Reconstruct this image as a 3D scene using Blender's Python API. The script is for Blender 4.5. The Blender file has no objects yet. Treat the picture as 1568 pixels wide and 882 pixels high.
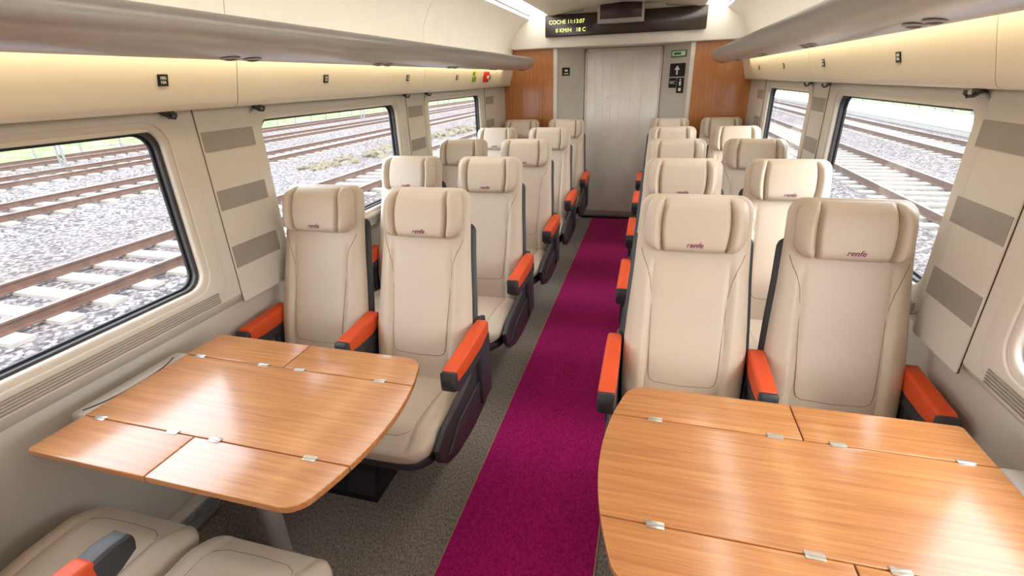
import bpy, bmesh, math, random
import numpy as np
from mathutils import Vector, Matrix
random.seed(4)
scene=bpy.context.scene
# ---------------------------------------------------------------- materials
def srgb(r,g,b):
    f=lambda c:(c/255/12.92 if c/255<=.04045 else ((c/255+.055)/1.055)**2.4)
    return (f(r),f(g),f(b),1)
def newmat(name):
    m=bpy.data.materials.new(name);m.use_nodes=True;nt=m.node_tree
    return m,nt,nt.nodes['Principled BSDF']
def mat(name,col,rough=.5,metal=0,var=.06,nscale=8,bump=0,bscale=200,coat=0,spec=.5):
    m,nt,b=newmat(name);N=nt.nodes;L=nt.links
    b.inputs['Roughness'].default_value=rough;b.inputs['Metallic'].default_value=metal
    b.inputs['Coat Weight'].default_value=coat;b.inputs['Coat Roughness'].default_value=.1
    b.inputs['Specular IOR Level'].default_value=spec
    tc=N.new('ShaderNodeTexCoord');no=N.new('ShaderNodeTexNoise');no.inputs['Scale'].default_value=nscale
    no.inputs['Detail'].default_value=4
    L.new(tc.outputs['Object'],no.inputs['Vector'])
    r=N.new('ShaderNodeValToRGB');L.new(no.outputs['Fac'],r.inputs['Fac'])
    r.color_ramp.elements[0].position=.3;r.color_ramp.elements[1].position=.7
    r.color_ramp.elements[0].color=tuple(c*(1-var) for c in col[:3])+(1,)
    r.color_ramp.elements[1].color=tuple(min(1,c*(1+var)) for c in col[:3])+(1,)
    L.new(r.outputs['Color'],b.inputs['Base Color'])
    if bump:
        n2=N.new('ShaderNodeTexNoise');n2.inputs['Scale'].default_value=bscale;n2.inputs['Detail'].default_value=3
        L.new(tc.outputs['Object'],n2.inputs['Vector'])
        bp=N.new('ShaderNodeBump');bp.inputs['Strength'].default_value=bump;bp.inputs['Distance'].default_value=.002
        L.new(n2.outputs['Fac'],bp.inputs['Height']);L.new(bp.outputs['Normal'],b.inputs['Normal'])
    return m
def emis(name,col,s):
    m,nt,b=newmat(name)
    b.inputs['Base Color'].default_value=col
    b.inputs['Emission Color'].default_value=col;b.inputs['Emission Strength'].default_value=s
    return m
def woodmat(name,c1,c2,scale=(1.5,40,40),rough=.25,coat=.6,cr=.12,ior=1.6):
    m,nt,b=newmat(name);N=nt.nodes;L=nt.links
    tc=N.new('ShaderNodeTexCoord');mp=N.new('ShaderNodeMapping');mp.inputs['Scale'].default_value=scale
    L.new(tc.outputs['Object'],mp.inputs['Vector'])
    n=N.new('ShaderNodeTexNoise');n.inputs['Scale'].default_value=2.2;n.inputs['Detail'].default_value=8;n.inputs['Roughness'].default_value=.7;n.inputs['Distortion'].default_value=.4
    L.new(mp.outputs['Vector'],n.inputs['Vector'])
    r=N.new('ShaderNodeValToRGB');r.color_ramp.elements[0].position=.32;r.color_ramp.elements[1].position=.68
    r.color_ramp.elements[0].color=c1;r.color_ramp.elements[1].color=c2
    L.new(n.outputs['Fac'],r.inputs['Fac']);L.new(r.outputs['Color'],b.inputs['Base Color'])
    b.inputs['Roughness'].default_value=rough;b.inputs['Coat Weight'].default_value=coat;b.inputs['Coat Roughness'].default_value=cr
    b.inputs['Coat IOR'].default_value=ior
    return m
M={}
M['leather']=mat('cream_leather',srgb(206,191,173),.44,var=.03,nscale=5,bump=.25,bscale=260)
M['seam']=mat('leather_seam',srgb(146,126,104),.6)
M['orange']=mat('orange_vinyl',srgb(220,82,36),.5,var=.05,bump=.1)
M['dark']=mat('charcoal_plastic',srgb(58,57,61),.45,bump=.1)
M['black']=mat('black_rubber',srgb(26,26,28),.5)
M['logo']=mat('magenta_thread',srgb(130,20,85),.6)
M['wall']=mat('cream_wall_panel',srgb(214,207,196),.45,var=.02,nscale=2)
M['upper']=mat('ivory_panel',srgb(234,226,207),.4,var=.02,nscale=2)
M['lower']=mat('lower_wall_panel',srgb(206,199,188),.5,var=.02,nscale=2)
M['stripe']=mat('taupe_stripe',srgb(154,147,138),.5)
M['ceil']=mat('ceiling_panel',srgb(236,230,217),.5,var=.02)
M['alu']=mat('brushed_aluminium',srgb(196,194,191),.28,metal=.45,var=.03,nscale=30)
M['satin']=mat('satin_grey_metal',srgb(172,169,164),.4,metal=.3)
M['jamb']=mat('pale_metal_jamb',srgb(214,208,199),.35,metal=.2,var=.02)
M['steel']=mat('polished_hinge_steel',srgb(200,197,191),.3,metal=.8)
M['grey']=mat('grey_console_plastic',srgb(200,198,195),.35)
M['trimdark']=mat('dark_gap',srgb(60,42,28),.7)
M['bronze']=mat('bronze_edge',srgb(170,140,110),.5,metal=.2)
M['table']=woodmat('varnished_oak',srgb(164,102,52),srgb(202,140,80),rough=.4,coat=.8,cr=.2,ior=1.68)
M['wood']=woodmat('wood_veneer_wall',srgb(160,94,42),srgb(194,126,66),scale=(40,40,1.5),rough=.35,coat=.3)
M['sign_black']=mat('sign_black',srgb(20,20,22),.3)
M['bezel']=mat('display_bezel',srgb(50,40,32),.2)
M['white']=mat('sign_white',srgb(240,240,240),.5)
M['etch']=mat('etched_line',srgb(240,237,230),.4)
M['green']=mat('sign_green',srgb(40,140,60),.5)
M['red']=mat('alarm_red',srgb(210,30,25),.4)
M['yellow']=mat('sign_yellow',srgb(225,215,110),.5)
M['lamp']=emis('ceiling_lamp_diffuser',(1,.97,.93,1),6.2)
M['warm']=emis('warm_lamp_strip',(1,.83,.55,1),7)
M['led']=emis('led_letters',(.75,.9,.25,1),1.5)
M['screen']=mat('dark_screen',srgb(48,26,34),.15)
M['concrete']=mat('concrete_sleeper',srgb(140,136,130),.9,var=.12,nscale=6)
M['rail']=mat('rusty_rail',srgb(84,62,52),.6,metal=.1,var=.2)
M['railtop']=mat('worn_rail_head',srgb(108,100,94),.4,metal=.4)
M['platform']=mat('platform_paving',srgb(160,157,152),.9,var=.08)
M['pole']=mat('galvanised_pole',srgb(120,125,126),.5,metal=.3)
def carpet(name,c1,c2,scale):
    m,nt,b=newmat(name);N=nt.nodes;L=nt.links
    tc=N.new('ShaderNodeTexCoord');n=N.new('ShaderNodeTexNoise');n.inputs['Scale'].default_value=scale;n.inputs['Detail'].default_value=4;n.inputs['Roughness'].default_value=.8
    mp=N.new('ShaderNodeMapping');mp.inputs['Scale'].default_value=(1,.45,1);L.new(tc.outputs['Object'],mp.inputs['Vector']);L.new(mp.outputs['Vector'],n.inputs['Vector'])
    r=N.new('ShaderNodeValToRGB');r.color_ramp.elements[0].position=.38;r.color_ramp.elements[1].position=.62
    r.color_ramp.elements[0].color=c1;r.color_ramp.elements[1].color=c2
    L.new(n.outputs['Fac'],r.inputs['Fac']);L.new(r.outputs['Color'],b.inputs['Base Color'])
    bp=N.new('ShaderNodeBump');bp.inputs['Strength'].default_value=.6;bp.inputs['Distance'].default_value=.003
    L.new(n.outputs['Fac'],bp.inputs['Height']);L.new(bp.outputs['Normal'],b.inputs['Normal'])
    b.inputs['Roughness'].default_value=.95;b.inputs['Sheen Weight'].default_value=.1;b.inputs['Specular IOR Level'].default_value=.1
    return m
M['carpet']=carpet('taupe_carpet',srgb(92,86,81),srgb(164,155,146),170)
M['magenta']=carpet('magenta_carpet',srgb(140,8,78),srgb(190,30,118),160)
def gravel():
    m,nt,b=newmat('ballast_gravel');N=nt.nodes;L=nt.links
    tc=N.new('ShaderNodeTexCoord');v=N.new('ShaderNodeTexVoronoi');v.inputs['Scale'].default_value=18
    L.new(tc.outputs['Object'],v.inputs['Vector'])
    sep=N.new('ShaderNodeSeparateColor');L.new(v.outputs['Color'],sep.inputs['Color'])
    r=N.new('ShaderNodeValToRGB');e=r.color_ramp.elements
    e[0].color=srgb(56,54,57);e[0].position=0;e[1].color=srgb(164,162,167);e[1].position=1
    x=e.new(.45);x.color=srgb(108,106,111)
    L.new(sep.outputs['Red'],r.inputs['Fac'])
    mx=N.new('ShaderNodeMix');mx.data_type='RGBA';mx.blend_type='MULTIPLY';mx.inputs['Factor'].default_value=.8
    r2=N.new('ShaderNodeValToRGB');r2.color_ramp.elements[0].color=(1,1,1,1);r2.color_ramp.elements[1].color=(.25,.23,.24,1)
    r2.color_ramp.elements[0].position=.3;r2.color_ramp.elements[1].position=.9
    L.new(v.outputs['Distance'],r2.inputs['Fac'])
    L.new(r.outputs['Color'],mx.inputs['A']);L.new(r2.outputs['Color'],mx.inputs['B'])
    n=N.new('ShaderNodeTexNoise');n.inputs['Scale'].default_value=.3;n.inputs['Detail'].default_value=5;L.new(tc.outputs['Object'],n.inputs['Vector'])
    mx2=N.new('ShaderNodeMix');mx2.data_type='RGBA';mx2.blend_type='MULTIPLY';mx2.inputs['B'].default_value=srgb(205,178,158)
    L.new(n.outputs['Fac'],mx2.inputs['Factor']);L.new(mx.outputs['Result'],mx2.inputs['A'])
    L.new(mx2.outputs['Result'],b.inputs['Base Color']);b.inputs['Roughness'].default_value=.95
    bp=N.new('ShaderNodeBump');bp.invert=True;bp.inputs['Distance'].default_value=.03;L.new(v.outputs['Distance'],bp.inputs['Height']);L.new(bp.outputs['Normal'],b.inputs['Normal'])
    return m
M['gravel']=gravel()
def grass(name,a,b_,c,sc=1.3):
    m,nt,b=newmat(name);N=nt.nodes;L=nt.links
    tc=N.new('ShaderNodeTexCoord');n=N.new('ShaderNodeTexNoise');n.inputs['Scale'].default_value=sc;n.inputs['Detail'].default_value=8;n.inputs['Roughness'].default_value=.75
    L.new(tc.outputs['Object'],n.inputs['Vector'])
    r=N.new('ShaderNodeValToRGB');e=r.color_ramp.elements;e[0].position=.35;e[0].color=a;e[1].position=.65;e[1].color=c
    x=e.new(.5);x.color=b_
    L.new(n.outputs['Fac'],r.inputs['Fac']);L.new(r.outputs['Color'],b.inputs['Base Color']);b.inputs['Roughness'].default_value=1
    return m
M['grass']=grass('scrub_grass',srgb(62,76,44),srgb(94,108,62),srgb(132,130,98))
M['scrub']=grass('dry_scrub',srgb(58,52,46),srgb(92,84,70),srgb(112,112,88),5)
def glass():
    m=bpy.data.materials.new('window_glass');m.use_nodes=True;nt=m.node_tree;N=nt.nodes;L=nt.links
    N.remove(N['Principled BSDF']);o=N['Material Output']
    t=N.new('ShaderNodeBsdfTransparent');t.inputs[0].default_value=(.94,.96,.96,1)
    g=N.new('ShaderNodeBsdfGlossy');g.inputs['Roughness'].default_value=.02
    f=N.new('ShaderNodeLayerWeight');f.inputs['Blend'].default_value=.5
    p=N.new('ShaderNodeMath');p.operation='POWER';p.inputs[1].default_value=5;L.new(f.outputs['Facing'],p.inputs[0])
    q=N.new('ShaderNodeMath');q.operation='MULTIPLY_ADD';q.inputs[1].default_value=.5;q.inputs[2].default_value=.045;L.new(p.outputs[0],q.inputs[0])
    mx=N.new('ShaderNodeMixShader');L.new(q.outputs[0],mx.inputs[0]);L.new(t.outputs[0],mx.inputs[1]);L.new(g.outputs[0],mx.inputs[2]);L.new(mx.outputs[0],o.inputs[0])
    return m
M['glass']=glass()
def frosted():
    m,nt,b=newmat('frosted_door_glass');N=nt.nodes;L=nt.links
    tc=N.new('ShaderNodeTexCoord');mp=N.new('ShaderNodeMapping');mp.inputs['Scale'].default_value=(3,1,1.5);L.new(tc.outputs['Object'],mp.inputs['Vector'])
    n=N.new('ShaderNodeTexNoise');n.inputs['Scale'].default_value=1.8;n.inputs['Detail'].default_value=6;L.new(mp.outputs['Vector'],n.inputs['Vector'])
    r=N.new('ShaderNodeValToRGB');r.color_ramp.elements[0].position=.3;r.color_ramp.elements[0].color=srgb(232,226,216);r.color_ramp.elements[1].position=.7;r.color_ramp.elements[1].color=srgb(248,245,239)
    L.new(n.outputs['Fac'],r.inputs['Fac']);L.new(r.outputs['Color'],b.inputs['Base Color']);b.inputs['Roughness'].default_value=.3;b.inputs['Specular IOR Level'].default_value=.7
    return m
M['frost']=frosted()
# ---------------------------------------------------------------- mesh builder
class B:
    def __init__(s,name): s.name=name;s.v=[];s.f=[];s.m=[];s.sm=[];s.mats=[]
    def mi(s,k):
        if k not in s.mats: s.mats.append(k)
        return s.mats.index(k)
    def add(s,vs,fs,k,smooth=True):
        o=len(s.v);s.v+= [tuple(v) for v in vs];i=s.mi(k)
        for f in fs: s.f.append(tuple(o+j for j in f));s.m.append(i);s.sm.append(smooth)
    def loft(s,rings,k,caps=True,closed=True,smooth=True):
        n=len(rings[0]);vs=[p for r in rings for p in r];fs=[]
        for a in range(len(rings)-1):
            for i in range(n if closed else n-1):
                j=(i+1)%n;fs.append((a*n+i,a*n+j,(a+1)*n+j,(a+1)*n+i))
        if caps: fs.append(tuple(range(n))[::-1]);fs.append(tuple((len(rings)-1)*n+i for i in range(n)))
        s.add(vs,fs,k,smooth)
    def box(s,x0,x1,y0,y1,z0,z1,k,r=0,seg=2):
        bm=bmesh.new();bmesh.ops.create_cube(bm,size=1)
        for v in bm.verts: v.co=Vector(((x0+x1)/2+v.co.x*(x1-x0),(y0+y1)/2+v.co.y*(y1-y0),(z0+z1)/2+v.co.z*(z1-z0)))
        if r: bmesh.ops.bevel(bm,geom=bm.edges[:],offset=r,segments=seg,affect='EDGES',profile=.5)
        s.bm(bm,k)
    def bm(s,bm,k,mtx=None):
        bm.verts.index_update()
        vs=[(mtx@v.co if mtx else v.co)[:] for v in bm.verts];fs=[[v.index for v in f.verts] for f in bm.faces];bm.free()
        s.add(vs,fs,k)
    def cyl(s,p0,p1,r0,r1,k,n=24):
        p0=Vector(p0);p1=Vector(p1);d=(p1-p0).normalized();a=d.orthogonal().normalized();b=d.cross(a)
        rings=[[p+(a*math.cos(t)+b*math.sin(t))*r for t in [2*math.pi*i/n for i in range(n)]] for p,r in((p0,r0),(p1,r1))]
        s.loft(rings,k)
    def tube(s,pts,r,k,n=6):
        pts=[Vector(p) for p in pts];rings=[]
        for i,p in enumerate(pts):
            d=(pts[min(i+1,len(pts)-1)]-pts[max(i-1,0)]).normalized()
            up=Vector((0,0,1)) if abs(d.z)<.9 else Vector((0,1,0))
            a=d.cross(up).normalized();b=d.cross(a)
            rings.append([p+(a*math.cos(t)+b*math.sin(t))*r for t in [2*math.pi*j/n for j in range(n)]])
        s.loft(rings,k)
    def curve2d(s,loops,depth,k,fn,bev=0):
        cu=bpy.data.curves.new('tmp','CURVE');cu.dimensions='2D';cu.fill_mode='BOTH';cu.extrude=max(depth/2-bev,0);cu.bevel_depth=bev;cu.bevel_resolution=2
        for lp in loops:
            sp=cu.splines.new('POLY');sp.points.add(len(lp)-1)
            for i,p in enumerate(lp): sp.points[i].co=(p[0],p[1],0,1)
            sp.use_cyclic_u=True
        ob=bpy.data.objects.new('tmp',cu);me=bpy.data.meshes.new_from_object(ob)
        s.add([fn(*v.co) for v in me.vertices],[tuple(p.vertices) for p in me.polygons],k)
        bpy.data.objects.remove(ob);bpy.data.curves.remove(cu);bpy.data.meshes.remove(me)
    def text(s,body,size,k,fn,shear=0,depth=.0006,align='CENTER'):
        cu=bpy.data.curves.new('tmp','FONT');cu.body=body;cu.size=size;cu.shear=shear;cu.extrude=depth;cu.align_x=align;cu.resolution_u=3
        ob=bpy.data.objects.new('tmp',cu);me=bpy.data.meshes.new_from_object(ob)
        s.add([fn(*v.co) for v in me.vertices],[tuple(p.vertices) for p in me.polygons],k,False)
        bpy.data.objects.remove(ob);bpy.data.curves.remove(cu);bpy.data.meshes.remove(me)
    def mesh(s):
        me=bpy.data.meshes.new(s.name);me.from_pydata(s.v,[],s.f);me.update()
        for k in s.mats: me.materials.append(M[k])
        for p,m,sm in zip(me.polygons,s.m,s.sm): p.material_index=m;p.use_smooth=sm
        bm=bmesh.new();bm.from_mesh(me);bmesh.ops.remove_doubles(bm,verts=bm.verts,dist=1e-5)
        bmesh.ops.recalc_face_normals(bm,faces=bm.faces);bm.to_mesh(me);bm.free()
        try: me.set_sharp_from_angle(angle=math.radians(38))
        except Exception: pass
        return me
    def obj(s,loc=(0,0,0),rot=0):
        return place(s.name,s.mesh(),loc,rot)
def place(name,me,loc=(0,0,0),rot=0):
    o=bpy.data.objects.new(name,me);scene.collection.objects.link(o);o.location=loc;o.rotation_euler=(0,0,rot);return o
def rrect(x0,x1,y0,y1,r,n=7):
    pts=[]
    for cx,cy,a in((x1-r,y1-r,0),(x0+r,y1-r,90),(x0+r,y0+r,180),(x1-r,y0+r,270)):
        for i in range(n): t=math.radians(a+90*i/(n-1));pts.append((cx+r*math.cos(t),cy+r*math.sin(t)))
    return pts
sst=lambda a,b,x:(lambda t:t*t*(3-2*t))(min(1,max(0,(x-a)/(b-a))))
def pad(o,k,W,l0,l1,mid,tf,tb,extra,mp,r0=.04,r1=.04,pe=5,pv=4,nl=44,nx=44):
    def width(l):
        w=W(l)
        for d,r in((l-l0,r0),(l1-l,r1)):
            if d<r: w-=r*(1-math.sqrt(max(0,1-(1-d/r)**2)))
        return w
    def vf(l):
        v=abs(2*(l-l0)/(l1-l0)-1);rr=min(1,(l-l0)/.03,(l1-l)/.03);rr=max(rr,0)
        return math.sqrt(max(0,1-(1-rr)**2))*.85+.15*(1-v**pv) if rr<1 else .85+.15*(1-v**pv)
    def front(x,l):
        s=min(1,abs(x)/max(width(l),1e-4));return mid(l)-tf*vf(l)*(1-s**pe)**(1/2.2)+extra(x,l)*(1-s**8)*min(1,vf(l)*1.2)
    rings=[]
    for a in range(nl+1):
        t=.5-.5*math.cos(math.pi*a/nl)
        l=l0+(l1-l0)*t;w=width(l);ring=[]
        for i in range(nx+1):
            s=-1+2*i/nx;s=.45*s+.55*math.sin(s*math.pi/2);x=w*s;ring.append(mp(x,l,front(x,l)))
        for i in range(1,12):
            s=1-2*i/12;x=w*math.sin(s*math.pi/2);ring.append(mp(x,l,mid(l)+tb*vf(l)*(1-abs(x/w)**4)**.5))
        rings.append(ring)
    o.loft(rings,k)
    return front
# ---------------------------------------------------------------- seat
def build_seat(s,inner,near=False):
    o=B('train_seat')
    face=lambda z:.03-.29*(1.1-z) if z>.5 else .03-.29*.6-.12*(.5-z)
    W=lambda z:float(np.interp(z,[.38,.5,.62,.75,.9,1.02,1.2],[.205,.212,.216,.209,.198,.193,.189]))
    def ex(x,z):
        b=-.014*sst(.125,.155,abs(x)-.0)*(1-sst(.9,1.0,z))
        g=.005*math.exp(-((abs(x)-.128)/.006)**2)*(1-sst(.9,1.0,z))
        lum=-.012*math.exp(-((z-.6)/.12)**2)
        return b+g+lum
    fr=pad(o,'leather',W,.38,1.18,lambda z:face(z)+.045,.045,.04,ex,lambda x,l,d:(x,d,l),r0=.03,r1=.05,nl=56,nx=56)
    zz=[1.0,.97,.94,.9,.85,.8,.74,.68,.62,.57,.545,.535]
    xs=[.176,.165,.15,.137,.13,.127,.124,.122,.12,.118,.112,.095]
    half=list(zip(xs,zz))
    full=[(-x,z) for x,z in half]+[(0,.53)]+[(x,z) for x,z in half[::-1]]
    fine=[]
    for (a,b),(c,d) in zip(full[:-1],full[1:]):
        for i in range(4): fine.append((a+(c-a)*i/4,b+(d-b)*i/4))
    o.tube([(x,fr(x,z)-.0002,z) for x,z in fine],.0013,'seam')
    cr=lambda z:.102+.012*math.cos((z-1.09)*15)
    def ex2(x,z):
        a=abs(x);c=cr(z);return -.018*sst(c,c+.035,a)+.024*math.exp(-((a-c)/.007)**2)-.006*math.exp(-((a-c-.02)/.012)**2)
    hp=pad(o,'leather',lambda z:float(np.interp(z,[1.0,1.05,1.12,1.18],[.160,.169,.170,.160])),.995,1.180,lambda z:.055-.02*math.cos((z-1.09)*9)+.27*(z-1.10),.052,.03,ex2,lambda x,l,d:(x,d,l),r0=.05,r1=.035,pe=7,nl=34,nx=84)
    for sx in(-1,1):
        o.tube([(sx*cr(z),hp(sx*cr(z),z)-.0003,z) for z in np.linspace(1.006,1.17,14)],.0018,'seam')
    o.text('renfe',.026,'logo',lambda x,y,z:(x,hp(x,1.024+y)-.0015-z,1.024+y),shear=.3)
    pad(o,'dark',lambda z:W(z)+.014,.34,1.04,lambda z:face(z)+.072,.022,.045,lambda x,l:0,lambda x,l,d:(x,d,l),r0=.03,r1=.03,nl=24,nx=20)
    def ex3(x,l): return .03*(1-sst(-.57,-.48,l))+(-.008*sst(.13,.16,abs(x)))+.004*math.exp(-((abs(x)-.133)/.006)**2)
    cu=pad(o,'leather',lambda l:float(np.interp(l,[-.58,-.5,-.2,-.1],[.2,.215,.213,.205])),-.585,-.1,lambda l:-.395+.03*sst(-.4,-.12,l),.06,.06,ex3,lambda x,l,d:(x,l,-d),r0=.06,r1=.03,pe=7,nl=40,nx=50)
    lp=[(-.135,-.15)]+[(-.135,-.15-.33*i/8) for i in range(1,9)]+[(-.12,-.51),(-.09,-.525),(0,-.53),(.09,-.525),(.12,-.51)]+[(.135,-.48+.33*i/8) for i in range(0,9)]
    o.tube([(x,l,-cu(x,l)+.0002) for x,l in lp],.0013,'seam')
    pad(o,'dark',lambda l:float(np.interp(l,[-.55,-.4,.05],[.19,.222,.222])),-.55,.06,lambda l:-.32,.035,.05,lambda x,l:0,lambda x,l,d:(x,l,-d),r0=.08,r1=.03,nl=20,nx=20)
    def sideplate(x,t,pts): 
        o.curve2d([pts],t,'dark',lambda a,b,c:(x+c,a,b),bev=.007)
    if inner:
        ax=-s*.232
        prof=[(-.53,.40),(-.515,.345),(-.46,.29),(-.36,.255),(-.2,.24),(-.05,.25),(.03,.30),(.05,.42),(.03,.58),(.02,.65),(-.02,.665),(-.08,.64),(-.11,.58),(-.14,.52),(-.2,.475),(-.35,.45),(-.46,.435)]
        sideplate(ax,.022,prof)
        pf2=[(-.46,.33),(-.4,.29),(-.2,.265),(-.06,.27),(.0,.33),(-.02,.42),(-.15,.41),(-.35,.39)]
        o.curve2d([pf2],.012,'dark',lambda a,b,c:(-s*.247+c,a,b),bev=.005)
    def arm(x,yf,yb=-.05,w=.028,tip=.02):
        rings=[]
        def rr(cx,y,hw,z0,z1,r):
            q=rrect(cx-hw,cx+hw,z0,z1,r,5);return [(a,y,b) for a,b in q]
        L=yb-yf
        st=[(0,.80,.034,.012),(.02,.95,.05,.004),(.06,1,.060,0),(.3,1,.070,0),(.7,1,.074,.0),(.97,.97,.06,0),(1,.85,.05,.005)]
        for t,ws,hh,dr in st:
            y=yf+tip+(L-tip)*t;zt=.652+.014*t-dr
            rings.append(rr(x,y,w*ws,zt-hh,zt,min(.011,hh*.4)))
        o.loft(rings,'orange')
        rings=[];e=tip/L
        for t,ws,z1,hh in((0,.75,.628,.025),(.02,.95,.640,.05),(e*.6,1.0,.648,.075),(e+.05,1.0,.645,.082),(e+.08,.97,.60,.05),(.5,.95,.60,.05),(1,.95,.61,.06)):
            y=yf+L*t;rings.append(rr(x,y,w*ws*.98,z1-hh,z1,.008))
        o.loft(rings,'dark')
        o.box(x-.016,x+.016,yb-.09,yb+.03,.30,.60,'dark',.008)
    if inner: arm(-s*.249,-.33 if near else -.43,-.03);arm(s*(.20 if near else .246),-.39 if near else -.32,tip=.08 if near else .02)
    else: arm(s*(.20 if near else .228),-.33)
    xa,xb=(s*.10,s*.241) if inner else (-s*.241,-s*.10)
    for z0,z1,g0,g1,ya,yb2,yc,yd in((0,.03,0,0,-.46,-.04,-.46,-.04),(.03,.10,0,.03,-.46,-.04,-.40,-.08),(.10,.30,.03,.02,-.40,-.08,-.36,-.06)):
        lo,hi=(xa,xb) if xa<xb else (xb,xa)
        edge=1 if abs(lo)<abs(hi) else 0
        def rg(z,g,y0,y1):
            l=lo+(g if edge else 0);h=hi-(0 if edge else g)
            return [(l,y0,z),(h,y0,z),(h,y1,z),(l,y1,z)]
        o.loft([rg(z0,g0,ya,yb2),rg(z1,g1,yc,yd)],'black',smooth=False)
    return o.mesh()
seatm={(s,i):build_seat(s,i) for s in(-1,1) for i in(True,False)}
nearm={(s,i):build_seat(s,i,True) for s in(-1,1) for i in(True,False)}
rows=[1.716,2.569,3.437,4.32,5.24]
XI={-1:.524,1:.516};XO={-1:1.008,1:1.002}
for y in rows:
    for s in(-1,1):
        place('train_seat',seatm[(s,True)],(s*XI[s],y,0));place('train_seat',seatm[(s,False)],(s*XO[s],y,0))
for s in(-1,1):
    place('train_seat',nearm[(-s,True)],(s*.572,.145,0),math.pi);place('train_seat',nearm[(-s,False)],(s*1.012,.145,0),math.pi)
# ---------------------------------------------------------------- tables
def build_table(s):
    o=B('folding_table');yc=.927;H=.315;zt=.7305;TH=.018
    def xa(d):
        d=abs(d);x=.283+.062*(d/H)**2
        if d>.275: x+=.04-math.sqrt(max(0,.0016-(d-.275)**2))
        return x
    def xo(d):
        d=abs(d);x=1.16
        if d>.305: x-=.01-math.sqrt(max(0,.0001-(d-.305)**2))
        return x
    bv=.002;g=.0018+bv
    def piece(d0,d1,x0=None,x1=None):
        ds=list(np.linspace(d0,d1,40));pts=[]
        pts+=[(s*(xa(d) if x0 is None else x0),yc+d) for d in ds]
        pts+=[(s*(xo(d) if x1 is None else x1),yc+d) for d in ds[::-1]]
        o.curve2d([pts],TH,'table',lambda a,b,c:(a,b,zt-TH/2+c),bev=bv)
    f=.171;dv=.765
    piece(-f+g,f-g)
    for sg in(-1,1):
        a,b=sorted((sg*(f+g),sg*H))
        piece(a,b,None,dv-g);piece(a,b,dv+g,None)
    ds=np.linspace(-H+.01,H-.01,30)
    o.curve2d([[(s*(xa(d)+.01),yc+d) for d in ds]+[(s*(xo(d)-.01),yc+d) for d in ds[::-1]]],.008,'trimdark',lambda a,b,c:(a,b,zt-TH-.003+c))
    for d in(-f,f):
        for x in(.41,.70,.84,1.10):
            o.box(s*x-.018,s*x+.018,yc+d-.009,yc+d-.001,zt-.002,zt+.0018,'steel',.0008)
            o.box(s*x-.018,s*x+.018,yc+d+.001,yc+d+.009,zt-.002,zt+.0018,'steel',.0008)
            o.cyl((s*x-.018,yc+d,zt+.0012),(s*x+.018,yc+d,zt+.0012),.0022,.0022,'steel',8)
    o.cyl((s*.80,yc,.0),(s*.80,yc,.012),.055,.05,'satin');o.cyl((s*.80,yc,.012),(s*.80,yc,zt-.03),.033,.033,'satin',32)
    o.box(s*.80-.12,s*.80+.12,yc-.12,yc+.12,zt-.035,zt-.024,'dark',.004)
    x0,x1=sorted((s*1.166,s*1.232))
    o.box(x0,x1,yc-.17,yc+.19,.66,.722,'grey',.012,3)
    x0,x1=sorted((s*1.12,s*1.175));o.box(x0,x1,yc-.12,yc+.12,.672,.70,'dark',.004)
    o.tube([(s*(1.172+.03*abs(t)**3),yc+.15*t,.7235) for t in np.linspace(-1,1,16)],.0018,'dark')
    return o.obj()
build_table(-1);build_table(1)
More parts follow.
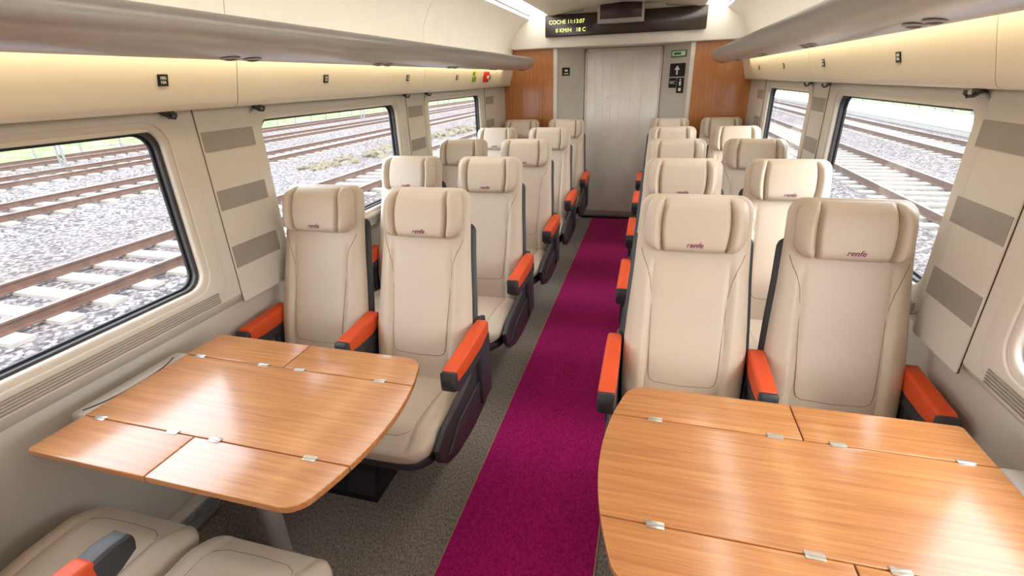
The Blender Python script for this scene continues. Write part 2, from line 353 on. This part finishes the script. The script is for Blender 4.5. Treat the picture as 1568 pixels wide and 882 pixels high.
# ---------------------------------------------------------------- shell
Y0,Y1=-2.0,5.52
wins=[(-1.60,-.42),(.12,1.30),(1.805,2.967),(3.50,4.64)]
pil=[(-.26,-.02),(1.465,1.725),(3.125,3.36),(4.80,5.06)]
XW=1.245
def extr(o,prof,y0,y1,k,s=1,smooth=True,closed=False,ny=1):
    rings=[[(s*x,y0+(y1-y0)*t/ny,z) for x,z in prof] for t in range(ny+1)]
    o.loft(rings,k,caps=closed,closed=closed,smooth=smooth)
for s,side in((-1,'left'),(1,'right')):
    o=B('wall_'+side)
    outer=[(Y0,.80),(Y1+.02,.80),(Y1+.02,1.53),(Y0,1.53)]
    holes=[rrect(a-.03,b+.03,.875,1.475,.075) for a,b in wins]
    o.curve2d([outer]+holes,.04,'wall',lambda a,b,c:(s*(XW+.02+c),a,b),bev=.012)
    extr(o,[(XW,.815),(XW+.004,.79),(XW+.05,.74),(1.30,.55),(1.30,.0)],Y0,Y1+.4,'lower',s)
    o.box(*sorted((s*1.315,s*1.345)),Y0,Y1+.42,-.06,.84,'lower')
    o.box(*sorted((s*1.315,s*1.345)),Y0,Y1+.42,1.50,2.3,'lower')
    o.box(*sorted((s*1.315,s*1.345)),5.2,Y1+.42,.80,1.52,'lower')
    for a,b in pil:
        o.curve2d([rrect(a,b,.76,1.512,.006)],.012,'wall',lambda p,q,c:(s*(XW-.001+c),p,q),bev=.003)
        for z0,z1 in((1.36,1.432),(1.14,1.217),(.905,.995)):
            o.curve2d([[(a+.003,z0),(b-.003,z0),(b-.003,z1),(a+.003,z1)]],.002,'stripe',lambda p,q,c:(s*(XW-.0075+c),p,q))
        for e in(a,b):
            o.box(*sorted((s*(XW-.003),s*(XW+.001))),e-.0035,e+.0035,.76,1.515,'trimdark')
    for a,b in wins:
        o.curve2d([rrect(a-.10,b+.10,.80,1.51,.10),rrect(a-.045,b+.045,.86,1.488,.085)],.012,'wall',lambda p,q,c:(s*(XW-.002+c),p,q),bev=.005)
    for i in range(5):
        z=.806+.009*i
        for a,b in wins: o.box(*sorted((s*(XW-.012),s*(XW-.006))),a-.05,b+.05,z,z+.004,'stripe')
    o.obj()
    for n,(a,b) in enumerate(wins):
        w=B('window_%d'%(n+1+(0 if s<0 else 4)))
        w.curve2d([rrect(a-.035,b+.035,.87,1.48,.08),rrect(a,b,.90,1.445,.055)],.012,'black',lambda p,q,c:(s*(XW+.045+c),p,q),bev=.003)
        w.curve2d([rrect(a-.022,b+.022,.882,1.468,.07),rrect(a-.008,b+.008,.893,1.452,.06)],.02,'dark',lambda p,q,c:(s*(XW+.03+c),p,q),bev=.003)
        q=rrect(a-.01,b+.01,.89,1.455,.05);w.add([(s*(XW+.05),y,z) for y,z in q],[tuple(range(len(q)))],'glass',False)
        w.box(*sorted((s*(XW+.006),s*(XW+.034))),a+.0,b-.0,1.452,1.474,'upper',.006)
        w.obj()
    u=B('trim_%d'%(1 if s<0 else 2))
    seams=[Y0,.0,1.62,3.27,4.90,Y1+.05]
    prof=[(XW+.01,1.512),(1.205,1.512),(1.188,1.52),(1.180,1.535),(1.168,1.58),(1.152,1.64),(1.14,1.69),(1.15,1.70)]
    for a,b in zip(seams[:-1],seams[1:]): extr(u,prof+[(1.25,1.70)],a+.002,b-.002,'upper',s,closed=True)
    extr(u,[(x+.003,z) for x,z in prof],Y0,Y1,'trimdark',s)
    u.obj()
    for k in range(-1,5):
        y=1.31+.855*k
        sg=B('seat_number_sign');sg.box(-.0015,.0015,-.0175,.0175,-.0175,.0175,'sign_black')
        for yy in(-.006,.007): sg.text('%d%s'%(10+2*k if k<4 else 9,'AC' [0] if yy<0 else 'D'),.013,'white',lambda x,z,c,yy=yy:(-s*(.002+c),(x+0)*(1 if s<0 else -1),z+yy-.004))
        ob=sg.obj((s*1.1585,y,1.606));ob.rotation_euler=(0,s*-.26,0)
    for y in(1.35,1.76,3.08,3.42):
        h=B('coat_hook');h.box(-.006,.006,-.022,.022,-.006,.008,'dark',.003);h.tube([(0,0,0),(-s*.012,0,-.012),(-s*.022,0,-.014),(-s*.03,0,-.006),(-s*.03,0,.004)],.005,'dark',8)
        h.tube([(0,-.02,0),(-s*.012,-.012,-.012),(-s*.022,0,-.014)],.004,'dark',8)
        h.obj((s*1.222,y,1.504))
    r=B('luggage_rack');RY=5.22
    fp=[(1.0,1.668),(.95,1.657),(.90,1.655),(.86,1.664),(.825,1.685),(.805,1.715),(.80,1.742),(.808,1.762),(.825,1.766),(.85,1.752),(.90,1.735),(1.0,1.725)]
    rings=[]
    for y,t in((Y0,0),(RY-.30,0),(RY-.16,.03),(RY-.08,.09),(RY-.03,.18),(RY-.008,.3),(RY,.42)):
        rings.append([(s*(x+(1.0-x)*t),y,z+(1.70-z)*t*.8) for x,z in fp])
    r.loft(rings,'alu')
    for a,b in zip([Y0,.0,1.62,3.27,4.90],[0,1.62,3.27,4.90,RY]):
        extr(r,[(1.0,1.672),(1.16,1.70),(1.16,1.72),(1.0,1.72)],a+.002,b-.002,'upper',s,closed=True)
    r.box(*sorted((s*1.085,s*1.115)),Y0,RY-.1,1.680,1.692,'warm')
    for k in range(-1,5):
        y=1.36+.87*k
        for dy in(-.045,.045):
            bm=bmesh.new();bmesh.ops.create_uvsphere(bm,u_segments=20,v_segments=10,radius=1)
            mt=Matrix.Translation((s*.885,y+dy,1.657))@Matrix.Rotation(s*.12,4,'Y')@Matrix.Diagonal((.022,.036,.004,1))
            r.bm(bm,'satin',mt)
            bm=bmesh.new();bmesh.ops.create_uvsphere(bm,u_segments=16,v_segments=8,radius=1)
            r.bm(bm,'dark',Matrix.Translation((s*.885,y+dy,1.655))@Matrix.Rotation(s*.12,4,'Y')@Matrix.Diagonal((.014,.024,.004,1)))
    r.obj()
    g=B('heater_grille')
    g.box(*sorted((s*1.245,s*1.298)),Y0,Y1,0.001,.10,'lower',.008)
    for i in range(6): g.box(*sorted((s*1.238,s*1.25)),Y0,Y1,.012+.014*i,.019+.014*i,'satin')
    g.obj()
cp=[(1.15,1.70),(1.152,1.80),(1.13,1.92),(1.08,2.02),(1.0,2.10),(.94,2.135)]
for s in(-1,1):
    c=B('trim_%d'%(3 if s<0 else 4))
    for a,b in zip([Y0,0,1.62,3.27,4.90],[0,1.62,3.27,4.90,5.6]):
        extr(c,cp+[(.94,2.16),(1.2,2.16),(1.2,1.70)],a+.002,b-.002,'ceil',s,closed=True)
    extr(c,[(x+.004,z+.002) for x,z in cp]+[(.94,2.25)],Y0,5.9,'trimdark',s)
    c.obj()
c=B('ceiling')
for s in(-1,1):
    extr(c,[(.78,2.22),(.74,2.16),(.70,2.15),(.4,2.20),(0,2.22),(0,2.26),(.78,2.26)],Y0,5.45,'ceil',s,closed=True)
extr(c,[(-1.34,2.3),(1.34,2.3)],Y0,5.95,'ceil')
c.obj()
for s in(-1,1):
    l=B('ceiling_lamp');l.box(*sorted((s*.785,s*.935)),Y0,5.44,2.17,2.19,'lamp',.004);l.obj()
f=B('floor');f.box(-1.36,1.36,Y0,5.95,-.06,0,'carpet');f.obj()
f=B('aisle_carpet');f.box(-.266,.266,Y0,5.78,0,.004,'magenta')
for s in(-1,1): f.box(*sorted((s*.266,s*.272)),Y0,5.78,0,.005,'bronze')
f.obj()
# ---------------------------------------------------------------- end walls
for s,nm in((-1,'wall_end_left'),(1,'wall_end_right')):
    e=B(nm)
    e.box(*sorted((s*.69,s*1.31)),5.52,5.56,0,1.92,'wood')
    ys=[(.695,5.515),(.68,5.515),(.41,5.79),(.408,5.86),(.44,5.86)]
    e.loft([[(s*x,y,z) for x,y in ys] for z in(0,1.90)],'jamb')
    e.box(*sorted((s*.66,s*.70)),5.508,5.522,0,1.90,'jamb')
    e.obj()
e=B('wall_end');e.box(-1.31,1.31,5.88,5.95,0,2.3,'lower');e.obj()
e=B('door_threshold');e.box(-.40,.40,5.785,5.875,0,.018,'black');e.obj()
h=B('header_panel')
h.curve2d([[(-1.30,1.97),(-1.24,1.90),(-1.1,1.875),(1.1,1.875),(1.24,1.90),(1.30,1.97),(1.30,2.29),(-1.30,2.29)]],.40,'ceil',lambda a,b,q:(a,5.66+q,b),bev=.012)
for s in(-1,1):
    h.curve2d([rrect(s*.52-.13,s*.52+.13,2.18,2.22,.019)],.006,'stripe',lambda a,b,q:(a,5.456+q,b),bev=.002)
    h.curve2d([rrect(s*.52-.12,s*.52+.12,2.186,2.214,.013)],.006,'wall',lambda a,b,q:(a,5.452+q,b),bev=.002)
h.obj()
d=B('door_1')
d.box(-.40,.40,5.825,5.845,.02,1.86,'frost',.004)
for s in(-1,1): d.box(*sorted((s*.385,s*.405)),5.81,5.85,.02,1.86,'jamb',.003)
d.box(-.40,.40,5.81,5.85,1.83,1.86,'jamb',.003)
d.box(-.38,.38,5.815,5.85,.02,.09,'satin',.003)
for i in range(7):
    x=-.30+.10*i;d.tube([(x+.02*math.sin(t*3+i),5.8245,.15+1.6*t) for t in np.linspace(0,1,16)],.0022,'etch',5)
for k in range(3):
    d.tube([(-.05+(.16+.03*k)*math.cos(t),5.8242,1.25+(.10+.02*k)*math.sin(t)) for t in np.linspace(.3,3.6,20)],.0022,'etch',5)
d.obj()
p=B('information_display');p.box(-.77,.77,5.415,5.445,1.96,2.16,'bezel',.01)
p.box(-.755,-.28,5.411,5.418,1.975,2.145,'screen')
p.text('COCHE 11:13:07',.050,'led',lambda x,y,z:(x-.73,5.409-z,y+2.075),align='LEFT')
p.text('0 KM/H   18 C',.050,'led',lambda x,y,z:(x-.66,5.409-z,y+2.0),align='LEFT')
p.obj()
p=B('ceiling_monitor');p.box(-.24,.20,5.33,5.375,2.045,2.29,'satin',.01);p.box(-.215,.175,5.325,5.332,2.085,2.28,'screen',.002);p.box(-.06,.02,5.37,5.41,2.18,2.28,'satin');p.obj()
def jamb_sign(name,s,t,build):
    o=B(name);a=Vector((s*.68,5.515,0));b=Vector((s*.41,5.79,0));c=a.lerp(b,t);u=(b-a).normalized()*(1 if s<0 else -1)
    n=Vector((-u.y,u.x,0)); n=n if n.y<0 else -n
    fn=lambda x,y,q:tuple(c+u*x+n*(.004+q)+Vector((0,0,y)))
    build(o,fn);return o.obj()
def b1(o,fn):
    o.curve2d([rrect(-.10,.10,1.735,1.80,.006)],.004,'green',fn)
    o.curve2d([rrect(-.085,.085,1.748,1.79,.004)],.002,'white',lambda x,y,q:fn(x,y,q+.003))
    o.curve2d([rrect(-.06,.03,1.758,1.78,.003)],.002,'green',lambda x,y,q:fn(x,y,q+.005))
jamb_sign('exit_sign',1,.45,b1)
def b2(o,fn):
    o.curve2d([rrect(-.10,.10,1.555,1.68,.006)],.004,'sign_black',fn)
    o.curve2d([[(-.01,1.575),(.01,1.575),(.01,1.62),(.035,1.62),(0,1.66),(-.035,1.62),(-.01,1.62)]],.002,'white',lambda x,y,q:fn(x,y,q+.004))
    o.curve2d([rrect(-.10,.0,1.45,1.545,.006)],.004,'sign_black',fn)
    o.curve2d([rrect(.01,.10,1.40,1.545,.006)],.004,'sign_black',fn)
    o.text('WC',.045,'white',lambda x,y,q:fn(x-.048,y+1.485,q+.004))
    o.cyl(fn(.055,1.525,.003),fn(.055,1.525,.006),.009,.009,'white',12)
    o.curve2d([[(.045,1.47),(.065,1.47),(.07,1.51),(.04,1.51)]],.002,'white',lambda x,y,q:fn(x,y,q+.004))
    o.curve2d([rrect(.038,.072,1.42,1.45,.005)],.002,'white',lambda x,y,q:fn(x,y,q+.004))
jamb_sign('toilet_sign',1,.45,b2)
def b3(o,fn):
    o.curve2d([rrect(-.05,.05,1.60,1.68,.005)],.004,'sign_black',fn);o.curve2d([rrect(-.03,.03,1.615,1.625,.003)],.002,'white',lambda x,y,q:fn(x,y,q+.004))
    o.curve2d([rrect(-.02,.02,1.64,1.66,.006)],.002,'white',lambda x,y,q:fn(x,y,q+.004))
jamb_sign('luggage_sign',-1,.35,b3)
o=B('emergency_sign');o.box(-.002,.002,-.06,.06,-.05,.05,'yellow')
for y in(-.03,.02): o.box(.002,.004,y-.014,y+.016,-.04,.0,'green')
o.box(.002,.004,-.045,-.005,.01,.04,'green');ob=o.obj((-1.158,4.28,1.61));ob.rotation_euler=(0,.26,0)
o=B('emergency_alarm');o.box(-.004,.02,-.05,.05,-.045,.045,'red',.006);o.box(.02,.034,-.02,.02,-.012,.012,'white',.004);ob=o.obj((-1.155,4.58,1.61));ob.rotation_euler=(0,.26,0)
e=B('wall_rear');e.box(-1.31,1.31,Y0-.06,Y0-.01,0,2.3,'wood');e.obj()
e=B('door_2');e.box(-.4,.4,Y0,Y0+.02,.01,1.9,'frost',.004);e.obj()
# ---------------------------------------------------------------- outside
G=-1.05
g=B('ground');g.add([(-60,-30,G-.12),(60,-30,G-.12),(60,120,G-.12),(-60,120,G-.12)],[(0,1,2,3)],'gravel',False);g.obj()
def track(x):
    o=B('railway_track')
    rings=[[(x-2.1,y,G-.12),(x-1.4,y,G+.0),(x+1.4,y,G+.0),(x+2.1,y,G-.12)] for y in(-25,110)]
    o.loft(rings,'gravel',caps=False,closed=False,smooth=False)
    y=-8
    while y<75:
        j=random.uniform(-.01,.01);o.box(x-1.15,x+1.15,y-.12+j,y+.12+j,G-.03,G+.05,'concrete');y+=.56
    for r in(-.76,.76):
        q=[(-.06,.05),(-.06,.062),(-.012,.075),(-.012,.16),(-.034,.17),(-.034,.195),(.034,.195),(.034,.17),(.012,.16),(.012,.075),(.06,.062),(.06,.05)]
        o.loft([[(x+r+a,yy,G+b) for a,b in q] for yy in(-25,110)],'rail',smooth=False)
        o.box(x+r-.03,x+r+.03,-25,110,G+.194,G+.198,'railtop')
    o.obj()
for x in(-7.6,-14.3,-19.5,-24.0,6.2,10.2): track(x)
p=B('station_platform');p.box(13.0,17.3,2,110,G-.2,G+.12,'platform',.02);p.box(12.95,13.2,2,110,G+.11,G+.14,'white');p.obj()
for s,x0,hh in((-1,27,2.2),(1,17.6,3.8)):
    b=B('grass_embankment')
    rings=[]
    for i in range(40):
        y=-30+i*4.0;rings.append([(s*(x0+dx),y,G-.15+max(0,hh*sst(0,22,dx)+.25*math.sin(y*.4+dx)*(dx>0))) for dx in(0,1.5,3,5,8,12,18,26,40)])
    b.loft(rings,'grass',caps=False,closed=False);b.obj()
# low dry scrub between the far tracks
sc=B('scrub_vegetation')
for i in range(260):
    x=-11.0+random.uniform(-.8,.8);y=random.uniform(15,60);r=random.uniform(.12,.4);h=random.uniform(.06,.24)
    bm=bmesh.new();bmesh.ops.create_icosphere(bm,subdivisions=2,radius=1)
    for v in bm.verts: v.co*=random.uniform(.65,1.15)
    sc.bm(bm,'scrub',Matrix.Translation((x,y,G-.12))@Matrix.Diagonal((r,r*1.5,h,1)))
sc.obj()
for x,ys in((-11.2,(2.5,)),(-21.8,(14,36)),(12.35,(14,))):
    for y in ys:
        o=B('catenary_mast')
        for dx in(-.14,.14): o.box(dx-.03,dx+.03,-.03,.03,0,7,'pole')
        for i in range(14): o.tube([(-.14,0,i*.5),(.14,0,i*.5+.25),(-.14,0,i*.5+.5)],.018,'pole')
        o.box(-.2,.2,-.2,.2,-.1,.12,'concrete');o.obj((x,y,G-.1))
for x in(-26.6,17.45):
    o=B('fence')
    for i in range(60):
        o.box(-.03,.03,i*2-30,i*2-29.94,0,1.3,'pole')
    for z in(.3,.7,1.1): o.box(-.012,.012,-30,90,z,z+.03,'pole')
    o.obj((x,0,G-.12))
# ---------------------------------------------------------------- light
w=bpy.data.worlds.new('sky');scene.world=w;w.use_nodes=True;nt=w.node_tree;bg=nt.nodes['Background']
sk=nt.nodes.new('ShaderNodeTexSky');sk.sky_type='NISHITA';sk.sun_elevation=math.radians(42);sk.sun_rotation=math.radians(120);sk.sun_disc=False;sk.dust_density=4;sk.air_density=1
mx=nt.nodes.new('ShaderNodeMix');mx.data_type='RGBA';mx.inputs['Factor'].default_value=.7;mx.inputs['B'].default_value=(8.1,8.4,8.9,1)
nt.links.new(sk.outputs[0],mx.inputs['A']);nt.links.new(mx.outputs['Result'],bg.inputs['Color']);bg.inputs['Strength'].default_value=.9
sl=bpy.data.lights.new('sun','SUN');sl.energy=1.6;sl.angle=math.radians(8);sl.color=(1,.96,.9)
so=bpy.data.objects.new('sun',sl);scene.collection.objects.link(so);so.rotation_euler=(math.radians(20),math.radians(28),0)
scene.view_settings.view_transform='Standard';scene.view_settings.look='None'
# ---------------------------------------------------------------- camera
yaw,pitch,roll,fpx=.2783,.4068,-.0332,752.77
cy,sy=math.cos(yaw),math.sin(yaw);cp_,sp_=math.cos(pitch),math.sin(pitch)
fw=Vector((-sy*cp_,cy*cp_,-sp_));rt=Vector((cy,sy,0));up=rt.cross(fw)
c_,s_=math.cos(roll),math.sin(roll);R=rt*c_+up*s_;U=up*c_-rt*s_
cam=bpy.data.cameras.new('camera');co=bpy.data.objects.new('camera',cam);scene.collection.objects.link(co)
mt=Matrix((R,U,-fw)).transposed().to_4x4();mt.translation=Vector((.3392,0,1.5724));co.matrix_world=mt
cam.sensor_width=36;cam.sensor_fit='HORIZONTAL';cam.lens=36*fpx/1600;cam.clip_start=.02;cam.clip_end=500
scene.camera=co
